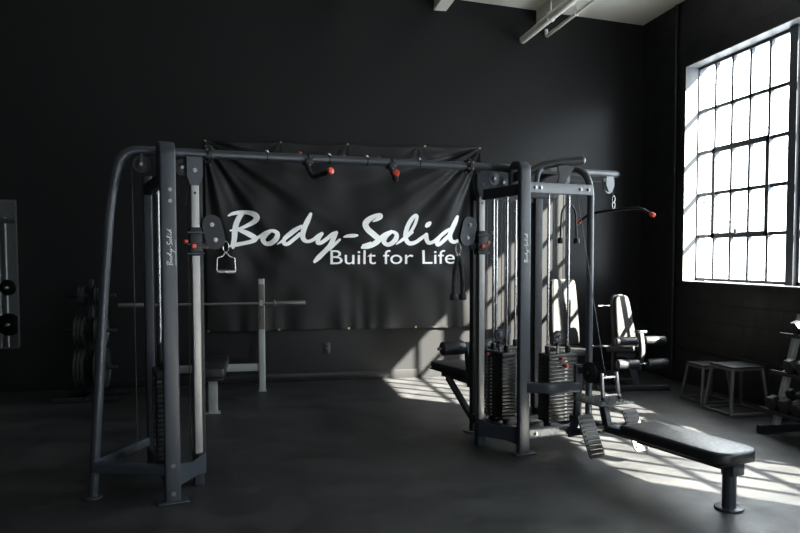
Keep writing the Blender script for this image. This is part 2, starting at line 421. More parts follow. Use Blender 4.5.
# ------------------------------------------------------------------ banner
BX0, BX1, BZ0, BZ1 = -.62, 2.82, .645, 2.955
def bdisp(x, z):
    """distance of the cloth in front of the wall"""
    u = (x-BX0)/(BX1-BX0); v = (z-BZ0)/(BZ1-BZ0)
    d = .045
    # folds fanning out of the two top corners
    for cx, sgn, amp, k0 in ((BX0, 1, .026, 15), (BX1, -1, .028, 13)):
        dx = (x-cx)*sgn; dz = BZ1-z; r = math.hypot(dx, dz)+1e-4; a = math.atan2(dz, dx+1e-5)
        fall = math.exp(-r/1.5)*min(1, r/.25)
        d += amp*fall*(math.sin(a*k0+.6*math.sin(r*2.2))+.45*math.sin(a*k0*2.1+1.3+r))
    for gx in (.28, 1.1, 2.0):
        dx = x-gx; dz = BZ1-z; r = math.hypot(dx, dz)+1e-4; a = math.atan2(dx, dz+.01)
        d += .0035*math.exp(-r/.4)*math.sin(a*9)
    d += .008*math.sin(x*3.1+z*2.3+math.sin(z*3))*(1-v)+.006*math.sin(x*7.3-z*5.1+2*math.sin(x*1.7))+.004*math.sin(x*13+z*9+2*math.sin(z*4))
    # wrinkles along the bottom
    d += .006*math.exp(-v*7)*math.sin(x*23+3*math.sin(x*5))
    return max(.012, d)
def bpt(u, v):
    z = BZ0+(BZ1-BZ0)*v; x = BX0+(BX1-BX0)*u
    # scalloped top edge between grommets
    g = [0, .263, .5, .785, 1.0]
    sag = 0
    for i in range(len(g)-1):
        if g[i] <= u <= g[i+1]: t = (u-g[i])/(g[i+1]-g[i]); sag = -.022*math.sin(PI*t)
    z += sag*max(0, (v-.8)/.2)
    return V((x, YB-bdisp(x, z), z))
bn = empty('banner', (BX0, YB, BZ1), 0, 'large black vinyl banner with white brush lettering hung on back wall', 'banner')
def loc(p): return V(p)-V((BX0, YB, BZ1))
mb = MB(); NU, NV = 240, 150
gr = [[mb.bm.verts.new(loc(bpt(i/NU, j/NV))) for i in range(NU+1)] for j in range(NV+1)]
for j in range(NV):
    for i in range(NU): mb.bm.faces.new((gr[j][i], gr[j][i+1], gr[j+1][i+1], gr[j+1][i]))
sheet = mb.build('sheet', 'banner', bn)
sm = sheet.modifiers.new('thick', 'SOLIDIFY'); sm.thickness = .002; sm.offset = 0
def hem(v0):
    pts = [loc(bpt(i/120, v0)) for i in range(121)]
    return MB().tube([p+V((0, -.002, 0)) for p in pts], .004, 6).build('hem', 'banner', bn)
hem(0); hem(1)
for u, v in ((.004, .995), (.263, .995), (.5, .995), (.785, .995), (.997, .995), (.005, .005), (.25, .005), (.5, .005), (.75, .005)):
    p = loc(bpt(u, v)); MB().torus(p+V((0, -.004, 0)), (0, 1, 0), .010, .0035, 16, 8).build('grommet', 'brass', bn)
TX0, TX1 = -.354, 2.519; SC = TX1-TX0
def fnb(u, v, lift):
    # the photographed word reads level; v measured from its mid line
    x = TX0+u*SC; z = 1.865+v*SC*1.0+.0
    z += -.012*(u)
    return loc((x, YB-bdisp(x, z)-.004-lift, z))
lettering(fnb, 1, 'brush_lettering', 'white_ink', bn)
def font_mesh(txt, w, h, name, m, parent, fn, lo=0, hi=1):
    cu = bpy.data.curves.new('t', 'FONT'); cu.body = txt; cu.resolution_u = 4
    ob = bpy.data.objects.new('t', cu); COL.objects.link(ob)
    bpy.context.view_layer.update()
    dg = bpy.context.evaluated_depsgraph_get(); me = bpy.data.meshes.new_from_object(ob.evaluated_get(dg))
    bpy.data.objects.remove(ob)
    bm = bmesh.new(); bm.from_mesh(me)
    xs = [v.co.x for v in bm.verts]; ys = [v.co.y for v in bm.verts]
    x0, x1, y0, y1 = min(xs), max(xs), min(ys), max(ys)
    bmesh.ops.triangulate(bm, faces=bm.faces)
    bmesh.ops.delete(bm, geom=[v for v in bm.verts if not lo <= (v.co.x-x0)/(x1-x0) <= hi], context='VERTS')
    bmesh.ops.subdivide_edges(bm, edges=[e for e in bm.edges if e.calc_length() > .25], cuts=2)
    for v in bm.verts: v.co = fn((v.co.x-x0)/(x1-x0)*w, (v.co.y-y0)/(y1-y0)*h)
    mbx = MB(); mbx.bm.free(); mbx.bm = bm
    return mbx.build(name, m, parent, auto=False)
for lo_, hi_ in ((-.1, .40), (.40, .68), (.68, 1.1)): font_mesh('Built for Life', 1.60, .178, 'slogan_word', 'white_ink', bn, lambda x, y: loc((.875+x, YB-bdisp(.875+x, 1.458+y)-.005, 1.458+y)), lo_, hi_)

# ------------------------------------------------------------------ cable gym machine (local frame a,b,z)
OX, OY, AN = -.418, 5.008, .2557
gym = empty('cable_gym_machine', (OX, OY, 0), AN, 'dark slate cable crossover gym with weight stack tower, lat seat and row bench', 'exercise machine')
def part(mb, name, m, parent=gym, **kw): return mb.build(name, m, parent, **kw)
def bolt(p, ax, parent, r=.011):
    ax = V(ax).normalized(); MB().cyl(V(p), V(p)+ax*.006, r*1.35, 12).cyl(V(p)+ax*.006, V(p)+ax*.014, r, 6).build('bolt', 'bolt', parent)
def foot(p, parent, r=.075, l=None):
    mb = MB()
    if l: mb.box((p[0]-r, p[1]-l, 0), (p[0]+r, p[1]+l, .014), .012, seg=3)
    else: mb.cyl((p[0], p[1], 0), (p[0], p[1], .014), r, 28, .004)
    return mb.build('foot_plate', 'slate', parent)

def hooked(a, b, ztop, w, t):
    path = arc([(a, b, .01), (a, b, ztop-t/2), (a, b+.13, ztop-t/2), (a, b+.13, 2.02)], .062, 8)
    return part(MB().bar(path, t, w, up=(1, 0, 0), r=.012), 'upright', 'slate')
def arch(a0, b0, a1, b1, ztop, w, t, name='arch_frame', m='slate', r=.16, rnd=False):
    path = arc([(a0, b0, .01), (a0, b0, ztop-t/2), (a1, b1, ztop-t/2), (a1, b1, .01)], r, 10)
    mb = MB()
    if rnd: mb.tube(path, w/2, 18, up=(0, 1, 0))
    else: mb.bar(path, t, w, up=(1, 0, 0), r=.014)
    return part(mb, name, m)
# --- left column
LA = hooked(-.214, -.30, 2.275, .098, .05)
foot((-.214, -.30), LA, .095, .055)
LR = part(MB().bar([(-.245, .50, .01), (-.245, .50, 2.13)], .062, .06), 'rear_upright', 'slate'); foot((-.245, .50), LR, .07, .05)
leg = part(MB().tube(arc([(-.667, .012, .01), (-.578, .012, 1.28), (-.525, .012, 1.92), (-.455, .006, 2.245), (-.2, 0, 2.243)], .2, 8), .031, 18), 'angled_leg', 'slate')
foot((-.667, .012), leg, .06)
part(MB().bar([(-.65, -.0, .205), (-.245, -.285, .205)], .062, .062), 'base_tube', 'slate')
part(MB().bar([(-.65, .03, .215), (-.27, .50, .215)], .05, .062), 'base_tube', 'slate')
part(MB().bar([(-.214, -.27, .12), (-.235, .50, .12)], .06, .08), 'base_tube', 'slate')
part(MB().bar([(-.235, -.28, 2.035), (-.245, .50, 2.035)], .055, .08), 'top_beam', 'black_metal')
def bracket(p, q, z0, z1, th=.008):
    p, q = V(p), V(q); d = (q-p).normalized(); n = V((-d.y, d.x, 0))*th
    L = (q-p).length
    pts = [p+V((0, 0, z1)), p+d*L*.45+V((0, 0, z1-.035)), q+V((0, 0, z1-.02)), q+V((0, 0, z0-.02)), p+d*L*.72+V((0, 0, z0)), p+V((0, 0, z0))]
    return MB().prism(pts, n)
part(bracket((-.165, -.29, 0), (.045, -.034, 0), .10, .24), 'base_bracket', 'slate')
part(MB().box((-.15, -.01, .09), (.02, .05, .15)), 'base_tube', 'slate')
def post(a, side):
    po = part(MB().bar([(a, 0, .17), (a, 0, 2.03)], .055, .055, r=.006), 'guide_post', 'brushed')
    MB().cyl((a, -.0275, 1.98), (a, -.0285, 1.98), .009, 12).build('index_hole', 'black_metal', po)
    part(MB().box((a-.034, -.034, 0), (a+.034, .034, .20), .006), 'post_foot', 'slate')
    # top hanger plate (both faces)
    for bb in (-.037, .029):
        pts = [(a-.052, bb, 2.22), (a+.052, bb, 2.22), (a+.052, bb, 2.09), (a+.028, bb, 2.03), (a-.028, bb, 2.03), (a-.052, bb, 2.09)]
        part(MB().prism(pts, (0, .008, 0)), 'hanger_plate', 'slate')
    bolt((a, -.037, 2.13), (0, -1, 0), gym)
    part(MB().torus((a, 0, .215), (0, 0, 1), .038, .008), 'bumper_ring', 'rubber')
post(0, -1); post(2.258, 1)
# second, dark rail behind each post
part(MB().bar([(.045, .05, .12), (.045, .05, 2.2)], .03, .03), 'rear_rail', 'black_metal')
# --- crossbar
part(MB().tube([(-.2, 0, 2.243), (.10, 0, 2.246)], .031, 20), 'crossbar_stub', 'slate')
cb = part(MB().tube([(.095, 0, 2.246), (1.2, 0, 2.262), (2.14, 0, 2.272)], .031, 20), 'crossbar', 'slate')
part(MB().tube(arc([(2.14, 0, 2.272), (2.37, 0, 2.275), (2.44, -.16, 2.25), (2.44, -.30, 2.16)], .12, 8), .031, 18), 'crossbar_stub', 'slate')
for a, z in ((.10, 2.246), (2.14, 2.272)):
    fl = part(MB().cyl((a-.012, 0, z), (a+.012, 0, z), .062, 28), 'flange', 'black_metal')
    for k in range(6):
        t = 2*PI*k/6+.5; MB().cyl((a-.026, .05*math.cos(t), z+.05*math.sin(t)), (a+.026, .05*math.cos(t), z+.05*math.sin(t)), .009, 6).build('bolt', 'bolt', fl)
# pull up grips on the crossbar
def grip(a, near, far, z=2.262):
    g = part(MB().box((a-.03, -.04, z-.045), (a+.03, .04, z+.0), .006), 'pull_up_grip', 'black_metal')
    na = V(near); fa = V(far)
    pth = arc([(a-.02, -.02, z-.03), (a+.0, -.09, z-.15), V((na.x, na.y, na.z))], .06)
    MB().tube(pth, .017, 14).build('foam_sleeve', 'rubber', g)
    d = (pth[-1]-pth[-2]).normalized()
    MB().cyl(pth[-1], pth[-1]+d*.028, .024, 16, .006).build('end_cap', 'red', g)
    pf = [(a, .02, z-.01), (a, .08, z+.0), tuple(fa)]
    MB().tube(arc(pf, .04), .009, 10).build('far_rod', 'brushed', g)
    d2 = (fa-V((a, .08, z))).normalized()
    MB().cyl(fa, fa+d2*.03, .016, 14, .004).build('end_cap', 'red', g)
    MB().torus((a, 0, z), (1, 0, 0), .033, .006).build('clamp_ring', 'black_metal', g)
    MB().cyl((a, -.012, z-.052), (a, -.012, z-.03), .018, 14).build('lock_knob', 'red', g)
grip(.80, (.86, -.28, 2.138), (.84, .30, 2.33), 2.257)
grip(1.46, (1.37, -.28, 2.148), (1.50, .30, 2.33), 2.263)
o_ = part(MB().ball((1.09, .03, 2.292), .014), 'lock_knob', 'red')
for a in (.50, .96, 1.26, 1.70): part(MB().torus((a, 0, 2.246+.0125*a), (1, 0, 0), .032, .004), 'crossbar_ring', 'black_metal'); bolt((a, -.0, 2.246+.0125*a+.031), (0, 0, 1), gym)

# pulley wheel: axis along ax
def pulley(c, ax, r, w=.022, parent=gym, m='black_metal', cover=False, name='pulley'):
    c = V(c); ax = V(ax).normalized()
    mb = MB()
    prof = [(-.5, .96), (-.38, 1), (-.25, .98), (-.08, .84), (.08, .84), (.25, .98), (.38, 1), (.5, .96)]
    mb.tube([c+ax*w*p[0] for p in prof], r, 30, scales=[p[1] for p in prof])
    o = mb.build(name, m, parent)
    MB().cyl(c-ax*(w*.5+.004), c+ax*(w*.5+.004), r*.62, 24, .002).build('wheel_face', m, o)
    MB().cyl(c-ax*(w*.5+.014), c+ax*(w*.5+.014), .011, 8).build('axle_bolt', 'bolt', o)
    return o
def oval_plates(c, dir_, R, half, gap, parent, th=.005):
    """pair of stadium plates facing b with two wheels between"""
    c = V(c); d = V(dir_).normalized(); n = V((0, 1, 0)); s = n.cross(d)
    for sg in (-1, 1):
        pts = []
        for k in range(13): t = PI*k/12; pts.append(c+d*half+s*R*math.cos(t)+d*R*math.sin(t)+n*sg*gap)
        for k in range(13): t = PI+PI*k/12; pts.append(c-d*half+s*R*math.cos(t)+d*R*math.sin(t)+n*sg*gap)
        MB().prism(pts, n*th*sg).build('side_plate', 'slate' if c.x > 1 else 'black_metal', parent)  # left pair in black instead of slate: its shade put into the colour
    for e in (half, -half): bolt(c+d*e+n*(-gap-th), (0, -1, 0), parent)
def carriage(a, z, sgn, h):
    cr = part(MB().box((a-.040, -.040, z-.095), (a+.040, .040, z+.095), .006), 'carriage', 'black_metal')
    for zz in (-.08, -.02, .06): MB().cyl((a-.055, -.048, z+zz), (a+.055, -.048, z+zz), .008, 10).build('roller_pin', 'slate', cr)
    MB().cyl((a-.13*sgn*-1*0-.02, -.045, z-.03), (a-.02, -.085, z-.03), .016, 14, .004).build('pull_pin', 'red', cr)
    MB().cyl((a+sgn*-.05, -.02, z), (a+sgn*-.075, -.02, z), .015, 14, .004).build('lock_knob', 'red', cr)
    MB().box((min(a+sgn*.03, a+sgn*.10), -.014, z-.05), (max(a+sgn*.03, a+sgn*.10), .014, z-.005), .004).build('swivel_arm', 'black_metal', cr)
    c = V((a+sgn*.122, -.0, z+h)); d = V((-.22*sgn, 0, 1))
    oval_plates(c, d, .066, .052, .016, cr)
    for e in (.052, -.052):
        q = c+d.normalized()*e
        pw = MB(); pw.cyl(q-V((0, .011, 0)), q+V((0, .011, 0)),   .055, 26, .003); pw.build('pulley_wheel', 'rubber', cr)
    return c
cL = carriage(0, 1.655, 1, .065); cR = carriage(2.258, 1.662, -1, .09)

# --- weight stacks
def stack(ca, cb_, wa, wb, z0, n, pitch, label_axis, top_pulley=True, pulley_b=None):
    """ca,cb centre; wa,wb size along a,b"""
    st = part(MB().box((ca-wa/2, cb_-wb/2, z0+n*pitch), (ca+wa/2, cb_+wb/2, z0+n*pitch+.045), .008), 'weight_stack', 'iron')
    long_b = wb > wa
    MBh = MB(); MBn = MB()
    offs = [(0, s*wb*.36) for s in (-1, 1)] if long_b else [(s*wa*.36, 0) for s in (-1, 1)]
    for k in range(n):
        z = z0+k*pitch
        mb = MB().box((ca-wa/2, cb_-wb/2, z), (ca+wa/2, cb_+wb/2, z+pitch-.0045), .003)
        pl = mb.build('weight_plate', 'iron', st)
        # selector hole plug
        h = (ca-wa/2-.0008, cb_, z+pitch/2-.002) if long_b else (ca, cb_-wb/2-.0008, z+pitch/2-.002)
        d = V((-1, 0, 0)) if long_b else V((0, -1, 0))
        MBh.cyl(V(h), V(h)-d*.004, .007, 10)
        q = V((0, 1, 0)) if long_b else V((1, 0, 0))
        MBn.box(V(h)+q*.018-V((.003, .003, .006)), V(h)+q*.034+V((.003, .003, .006)))
    MBh.build('selector_holes', 'cable', st); MBn.build('number_ticks', 'sticker', st)
    for (da, db) in offs:
        part(MB().cyl((ca+da, cb_+db, .15), (ca+da, cb_+db, 2.05), .0105, 14), 'guide_rod', 'chrome')
        zt = z0+n*pitch+.045
        MB().cyl((ca+da, cb_+db, zt), (ca+da, cb_+db, zt+.055), .022, 14, .004).build('bushing', 'black_metal', st)
        MB().cyl((ca+da, cb_+db, z0-.055), (ca+da, cb_+db, z0), .03, 14, .006).build('rubber_donut', 'rubber', st)
    zt = z0+n*pitch+.045
    MB().cyl((ca, cb_, zt), (ca, cb_, zt+.07), .013, 12).build('selector_stem', 'chrome', st)
    if top_pulley:
        pulley((ca, cb_, zt+.135), (1, 0, 0) if pulley_b else (0, 1, 0), .05, .024, m='slate')
        for s in (-1, 1):
            q = V((s*.014, 0, 0)) if pulley_b else V((0, s*.014, 0))
            part(MB().box(V((ca-.02, cb_-.02, zt+.06))+q*1.0*0-V((0,0,0)), V((ca+.02, cb_+.02, zt+.085)), .004), 'pulley_yoke', 'black_metal')
            break
        ax = V((1, 0, 0)) if pulley_b else V((0, 1, 0)); sd = V((0, 1, 0)) if pulley_b else V((1, 0, 0))
        for s in (-1, 1): part(MB().cyl(V((ca, cb_, zt+.135))+sd*s*.048, V((ca, cb_, 2.06))+sd*s*.048, .0032, 8), 'steel_cable', 'cable')
    return zt
PIT = .0355
stack(-.205, .13, .115, .27, .19, 17, .0325, 'l')
stack(2.515, .10, .13, .28, .20, 17, .030, 'r')
stack(2.74, .34, .28, .13, .20, 17, .030, 'x')
stack(2.865, -.23, .285, .15, .20, 17, .030, 'f')
# pins
pin = part(MB().cyl((2.865, -.30, .66), (2.865, -.335, .66), .012, 12), 'selector_pin', 'black_metal')
MB().ball((2.865, -.345, .66), .018).build('pin_knob', 'red', pin)
pin = part(MB().cyl((2.83, -.30, .72), (2.83, -.33, .72), .008, 12), 'selector_pin', 'black_metal')
MB().ball((2.83, -.335, .72), .013).build('pin_knob', 'red', pin)
pin = part(MB().cyl((2.45, .12, .73), (2.42, .12, .73), .010, 12), 'selector_pin', 'black_metal')
MB().ball((2.41, .12, .73), .014).build('pin_knob', 'red', pin)

# --- tower
TA = hooked(2.425, -.365, 2.29, .098, .05)
foot((2.425, -.365), TA, .095, .055)
TR = part(MB().bar([(2.455, .42, .01), (2.455, .42, 2.20)], .055, .06), 'rear_upright', 'black_metal'); foot((2.45, .42), TR, .075, .05)
TB = arch(3.10, -.34, 3.10, .42, 2.31, .056, .056, r=.26, rnd=True)
foot((3.10, -.34), TB, .06); foot((3.10, .42), TB, .06)
part(MB().bar([(3.12, .40, .02), (3.12, .40, 2.14)], .085, .055), 'rear_upright', 'black_metal')
part(MB().bar([(2.47, -.36, 2.085), (3.09, -.36, 2.085)], .045, .085), 'top_beam', 'silver_paint')
part(MB().bar([(2.27, .0, 2.045), (2.435, -.33, 2.075)], .05, .085), 'top_beam', 'black_metal')
part(MB().bar([(2.435, -.30, 2.07), (2.435, .40, 2.07)], .05, .075), 'top_beam', 'black_metal')
part(MB().bar([(2.435, .42, 2.07), (3.10, .42, 2.07)], .05, .075), 'top_beam', 'black_metal')
part(MB().bar([(2.45, .10, 2.08), (3.70-.6, .10, 2.08)], .05, .06), 'top_beam', 'black_metal')
part(MB().bar([(2.47, -.34, .145), (3.09, -.34, .145)], .05, .075), 'base_beam', 'silver_paint')
part(MB().box((2.60, -.3665, .12), (2.69, -.3655, .17)), 'sticker', 'sticker')
part(MB().bar([(2.435, -.31, .13), (2.435, .40, .13)], .05, .075), 'base_beam', 'slate')
part(MB().bar([(2.435, .42, .13), (3.10, .42, .13)], .05, .075), 'base_beam', 'slate')
part(MB().bar([(3.10, .40, .13), (3.10, -.32, .13)], .05, .075), 'base_beam', 'slate')
part(MB().bar([(2.44, .10, .14), (3.09, .10, .14)], .05, .06), 'base_beam', 'black_metal')
part(bracket((2.225, -.035, 0), (2.39, -.33, 0), .09, .23), 'base_bracket', 'slate')
for a, z in ((2.52, 2.085), (2.57, 2.085), (2.96, 2.085), (3.04, 2.085), (2.55, .145), (2.95, .145), (3.04, .145)): bolt((a, -.385 if z > 1 else -.367, z), (0, -1, 0), gym)
for a in (-.214, 2.435):
    b0 = -.325 if a < 0 else -.366
    for z in ((1.90, 1.97) if a < 0 else ()): bolt((a+.01, b0, z), (0, -1, 0), gym, .009)
    for z in (.24, .06) if a < 0 else (): bolt((a, b0, z), (0, -1, 0), gym)
# upright lettering, running up the face
def fnu(a, b):
    def f(u, v, lift): return V((a+.004-v*.23, b-.001-lift*.3, 1.50+u*.225))
    return f
# (the word climbs the upright: u goes up, letter height runs towards -a)
lettering(fnu(-.214, -.3252), .1, 'brush_lettering', 'white_ink', LA)
lettering(fnu(2.425, -.3902), .1, 'brush_lettering', 'white_ink', TA)
for (a, b, pr) in ((-.214, -.3252, LA), (2.425, -.3902, TA)):
    MB().box((a+.036, b-.0012, 1.50), (a+.041, b-.0002, 1.66)).build('small_print_strip', 'grey_ink', pr)

# top pulleys
pulley((-.335, 0, 2.155), (0, 1, 0), .058, .02); pulley((-.075, .02, 2.15), (0, 1, 0), .055, .02)
part(MB().box((-.345, -.02, 2.14), (-.325, .02, 2.245), .003), 'pulley_yoke', 'slate')
pulley((2.37, -.02, 2.18), (0, 1, 0), .055, .02, m='slate'); pulley((2.47, -.0, 2.155), (0, 1, 0), .055, .02)
pulley((2.95, -.20, 2.19), (0, 1, 0), .05, .02, m='silver_paint')
pulley((2.70, .0, 2.17), (1, 0, 0), .05, .02)
# cables of the left column
def cable(*pts, r=.0035): return part(MB().tube([V(p) for p in pts], r, 8), 'steel_cable', 'cable')
cable((-.392, 0, 2.15), (-.392, 0, .25)); cable((-.045, -.0, 1.60), (-.05, .0, .22)); cable((-.02, .0, 2.12), (-.06, 0, 1.9))
cable((2.215, .0, 1.60), (2.215, 0, .22)); cable((2.31, -.02, 2.18), (2.31, -.02, .24)); cable((2.425, -.02, 2.18), (2.41, -.0, 2.0))
# counterweight bobbin seen above left stack
part(MB().cyl((-.235, -.02, .86), (-.235, -.02, .98), .026, 16, .01), 'cable_weight', 'rubber')
# lat boom
boom = part(MB().tube([(2.45, .04, 2.285), (3.72, .04, 2.285)], .031, 18), 'lat_boom', 'silver_paint')
MB().cyl((3.715, .04, 2.285), (3.728, .04, 2.285), .033, 18).build('end_cap', 'black_metal', boom)
pts = [(3.58, .0, 2.26), (3.665, .0, 2.26), (3.672, .0, 2.18), (3.65, .0, 2.13), (3.605, .0, 2.13), (3.58, .0, 2.18)]
for bb in (.01, .062): part(MB().prism([V(p)+V((0, bb, 0)) for p in pts], (0, .006, 0)), 'pulley_hanger', 'silver_paint')
pulley((3.625, .04, 2.16), (0, 1, 0), .052, .018, m='silver_paint')
cable((3.1, .04, 2.21), (3.625, .04, 2.212)); cable((3.677, .04, 2.16), (3.677, .04, 2.10))
# padded pull up arm on the tower
part(MB().tube(arc([(2.60, -.20, 2.23), (2.74, -.25, 2.295), (3.0, -.34, 2.325)], .12, 8), .036, 18).ball((3.0, -.34, 2.325), .036), 'padded_arm', 'vinyl')
part(MB().prism([(2.78, -.32, 2.12), (2.85, -.32, 2.12), (2.88, -.32, 2.18), (2.98, -.32, 2.30), (2.78, -.32, 2.27), (2.80, -.32, 2.2)], (0, .012, 0)), 'gusset', 'rubber')
part(MB().tube(arc([(2.60, -.28, 2.11), (2.63, -.26, 2.24), (2.80, -.2, 2.27)], .12, 8), .02, 14), 'arm_brace', 'slate')

# --- low row station
part(MB().bar(arc([(2.46, -.37, .525), (2.60, -.50, .525), (2.84, -.52, .525)], .1), .06, .078), 'curved_guard', 'slate')
rc = part(MB().bar(arc([(2.90, -.36, .10), (2.835, -.52, .30), (2.835, -.52, .70)], .1), .055, .055), 'row_column', 'slate')
pulley((2.80, -.70, .665), (1, 0, 0), .08, .02); pulley((2.865, -.72, .665), (1, 0, 0), .08, .02)
part(MB().bar([(2.835, -.54, .66), (2.835, -.72, .665)], .03, .05), 'pulley_bracket', 'slate')
cable((2.95, -.33, 2.14), (2.86, -.79, .70)); 
part(MB().bar([(2.84, -.45, .265), (2.84, -1.22, .265)], .06, .05), 'row_beam', 'slate')
part(MB().bar([(2.84, -.86, .27), (2.84, -.80, .455)], .05, .06), 'platform_strut', 'slate')
tp = MB(); tp.box((2.675, -.96, .458), (3.005, -.62, .466), .003)
rt = Matrix.Rotation(math.radians(4), 3, 'X')
plat = part(tp, 'step_platform', 'tread')
dm = MB()
for i in range(9):
    for j in range(9): dm.cyl((2.70+i*.035, -.935+j*.036, .465), (2.70+i*.035, -.935+j*.036, .469), .006, 6)
dm.build('tread_studs', 'tread', plat)
part(MB().bar([(2.88, -.42, .13), (2.84, -.80, .24)], .05, .05), 'row_brace', 'slate')
part(MB().bar([(2.58, -.84, .27), (3.10, -.84, .27)], .035, .035), 'foot_plate_axle', 'slate')
def footplate(a, m):
    p0 = V((a, -.985, .10)); p1 = V((a, -.835, .385)); d = (p1-p0).normalized(); L = (p1-p0).length
    rot = Matrix((V((1, 0, 0)), d.cross(V((1, 0, 0))).normalized()*-1, d)).transposed()
    # columns: x, normal, along
    f = MB()
    nrm = V((1, 0, 0)).cross(d).normalized()
    def q(u, v, w): return p0+V((1, 0, 0))*u+d*v+nrm*w
    pl = [(-.07, .02), (-.055, 0), (.055, 0), (.07, .02), (.07, L-.02), (.055, L), (-.055, L), (-.07, L-.02)]
    f.prism([q(u, v, 0) for u, v in pl], nrm*-.012)
    fo = part(f, 'foot_rest', m)
    r = MB()
    for k in range(9):
        v = .03+k*(L-.06)/8
        r.bar([q(-.055, v, .004), q(.055, v, .004)], .012, .010)
    r.build('rubber_ribs', m, fo)
footplate(2.64, 'tread'); footplate(3.07, 'tread')
# bench pad
bp_ = MB()
def padmesh(outline, z0, z1, bev=.02):
    mb = MB(); bm = mb.bm
    n = len(outline); cx = sum(p[0] for p in outline)/n; cy = sum(p[1] for p in outline)/n
    levels = []
    K = 5
    for k in range(K+1):
        t = PI/2*k/K; levels.append((bev*(1-math.sin(t)), z0+bev*(1-math.cos(t))))
    for k in range(K+1):
        t = PI/2*k/K; levels.append((bev*(1-math.cos(t)), z1-bev*(1-math.sin(t))))
    rings = []
    for ins, z in levels:
        ring = []
        for i, p in enumerate(outline):
            a, b = outline[i-1], outline[(i+1) % n]
            d1 = V((p[0]-a[0], p[1]-a[1])).normalized(); d2 = V((b[0]-p[0], b[1]-p[1])).normalized()
            t = (d1+d2).normalized(); nn = V((-t.y, t.x)); 
            if nn.dot(V((cx-p[0], cy-p[1]))) < 0: nn = -nn
            ring.append(bm.verts.new((p[0]+nn.x*ins, p[1]+nn.y*ins, z)))
        rings.append(ring)
    for i in range(len(rings)-1):
        for j in range(n): bm.faces.new((rings[i][j], rings[i][(j+1) % n], rings[i+1][(j+1) % n], rings[i+1][j]))
    bm.faces.new(rings[0][::-1])
    c = bm.verts.new((cx, cy, z1+.004))
    for j in range(n): bm.faces.new((rings[-1][j], rings[-1][(j+1) % n], c))
    return mb
def rr_outline(x0, x1, y0, y1, r, n=6, rs=None):
    rs = rs or (r, r, r, r); out = []
    for (cx, cy, a0, q) in ((x1, y1, 0, rs[0]), (x0, y1, PI/2, rs[1]), (x0, y0, PI, rs[2]), (x1, y0, 1.5*PI, rs[3])):
        sx = -1 if cx == x1 else 1; sy = -1 if cy == y1 else 1
        for k in range(n+1): a = a0+k*PI/2/n; out.append((cx+sx*q+q*math.cos(a), cy+sy*q+q*math.sin(a)))
    return out
pad = part(padmesh(rr_outline(2.665, 3.015, -2.03, -1.16, .04, rs=(.02, .02, .11, .11)), .296, .374, .022), 'bench_pad', 'vinyl')
MB().box((2.69, -1.99, .284), (2.99, -1.18, .297), .003).build('backing_board', 'black_metal', pad)
part(MB().bar([(2.84, -1.18, .255), (2.84, -1.96, .258)], .05, .05), 'row_beam', 'slate')
part(MB().box((2.80, -1.99, .215), (2.90, -1.90, .285), .004), 'post_cap_plate', 'slate')
bpst = part(MB().cyl((2.835, -1.935, .0), (2.835, -1.935, .245), .042, 24), 'bench_post', 'slate')
MB().cyl((2.835, -1.935, 0), (2.835, -1.935, .014), .085, 30, .004).build('foot_plate', 'slate', bpst)

# --- lat seat at the back left of the tower
seat = part(padmesh(rr_outline(2.51, 2.84, .66, 1.34, .03), .445, .51, .018), 'seat_pad', 'vinyl')
MB().box((2.50, .68, .43), (2.79, 1.32, .446), .002).build('backing_board', 'black_metal', seat)
part(MB().bar([(2.59, .45, .40), (2.59, 1.2, .40)], .05, .055), 'seat_beam', 'slate')
part(MB().bar([(2.50, .95, .40), (2.47, .46, .11)], .05, .05), 'seat_strut', 'slate')
part(MB().bar([(2.485, .52, .38), (2.485, .58, .78)], .05, .05), 'knee_pad_post', 'slate')
part(MB().cyl((2.18, .57, .735), (2.82, .57, .735), .014, 12), 'roller_shaft', 'chrome')
for a0, a1 in ((2.22, 2.44), (2.53, 2.80)):
    rp = part(MB().cyl((a0, .57, .735), (a1, .57, .735), .062, 28, .012), 'roller_pad', 'vinyl')
    MB().cyl((a0-.006, .57, .735), (a0+.004, .57, .735), .022, 16).build('end_cap', 'black_metal', rp)
part(MB().ball((2.49, .52, .66), .02), 'lock_knob', 'red')

# ------------------------------------------------------------------ attachments hanging on the machine
def G(a, b, z):
    c, s = math.cos(AN), math.sin(AN); return V((OX+a*c-b*s, OY+a*s+b*c, z))
def gthing(name, a, b, z, label, cat, group=None, rz=0): return empty(name, G(a, b, z), AN+rz, label, cat, group)
def snap(top, bot, parent, name='carabiner'):
    top, bot = V(top), V(bot); h = (top-bot).length; c = (top+bot)/2; w = h*.26
    pts = [c+V((w*math.cos(t), 0, h/2*math.sin(t))) for t in [2*PI*k/20 for k in range(21)]]
    return MB().tube(pts, .0042, 8, cap=False).build(name, 'chrome', parent)
# stirrup handle
hz = 1.645; ha = .205
st = gthing('stirrup_handle', ha, 0, hz-.04, 'metal stirrup handle hanging by its clip from the left pulley carriage', 'handle')
snap((0, 0, .055), (0, 0, -.02), st)
pth = arc([(-.064, 0, -.155), (-.060, 0, -.060), (-.022, 0, -.048), (0, 0, -.018), (.022, 0, -.048), (.060, 0, -.060), (.064, 0, -.155)], .010)
MB().tube(pth, .0055, 10).build('stirrup_frame', 'chrome', st)
MB().cyl((-.066, 0, -.155), (.066, 0, -.155), .014, 16, .003).build('grip', 'handle_steel', st)
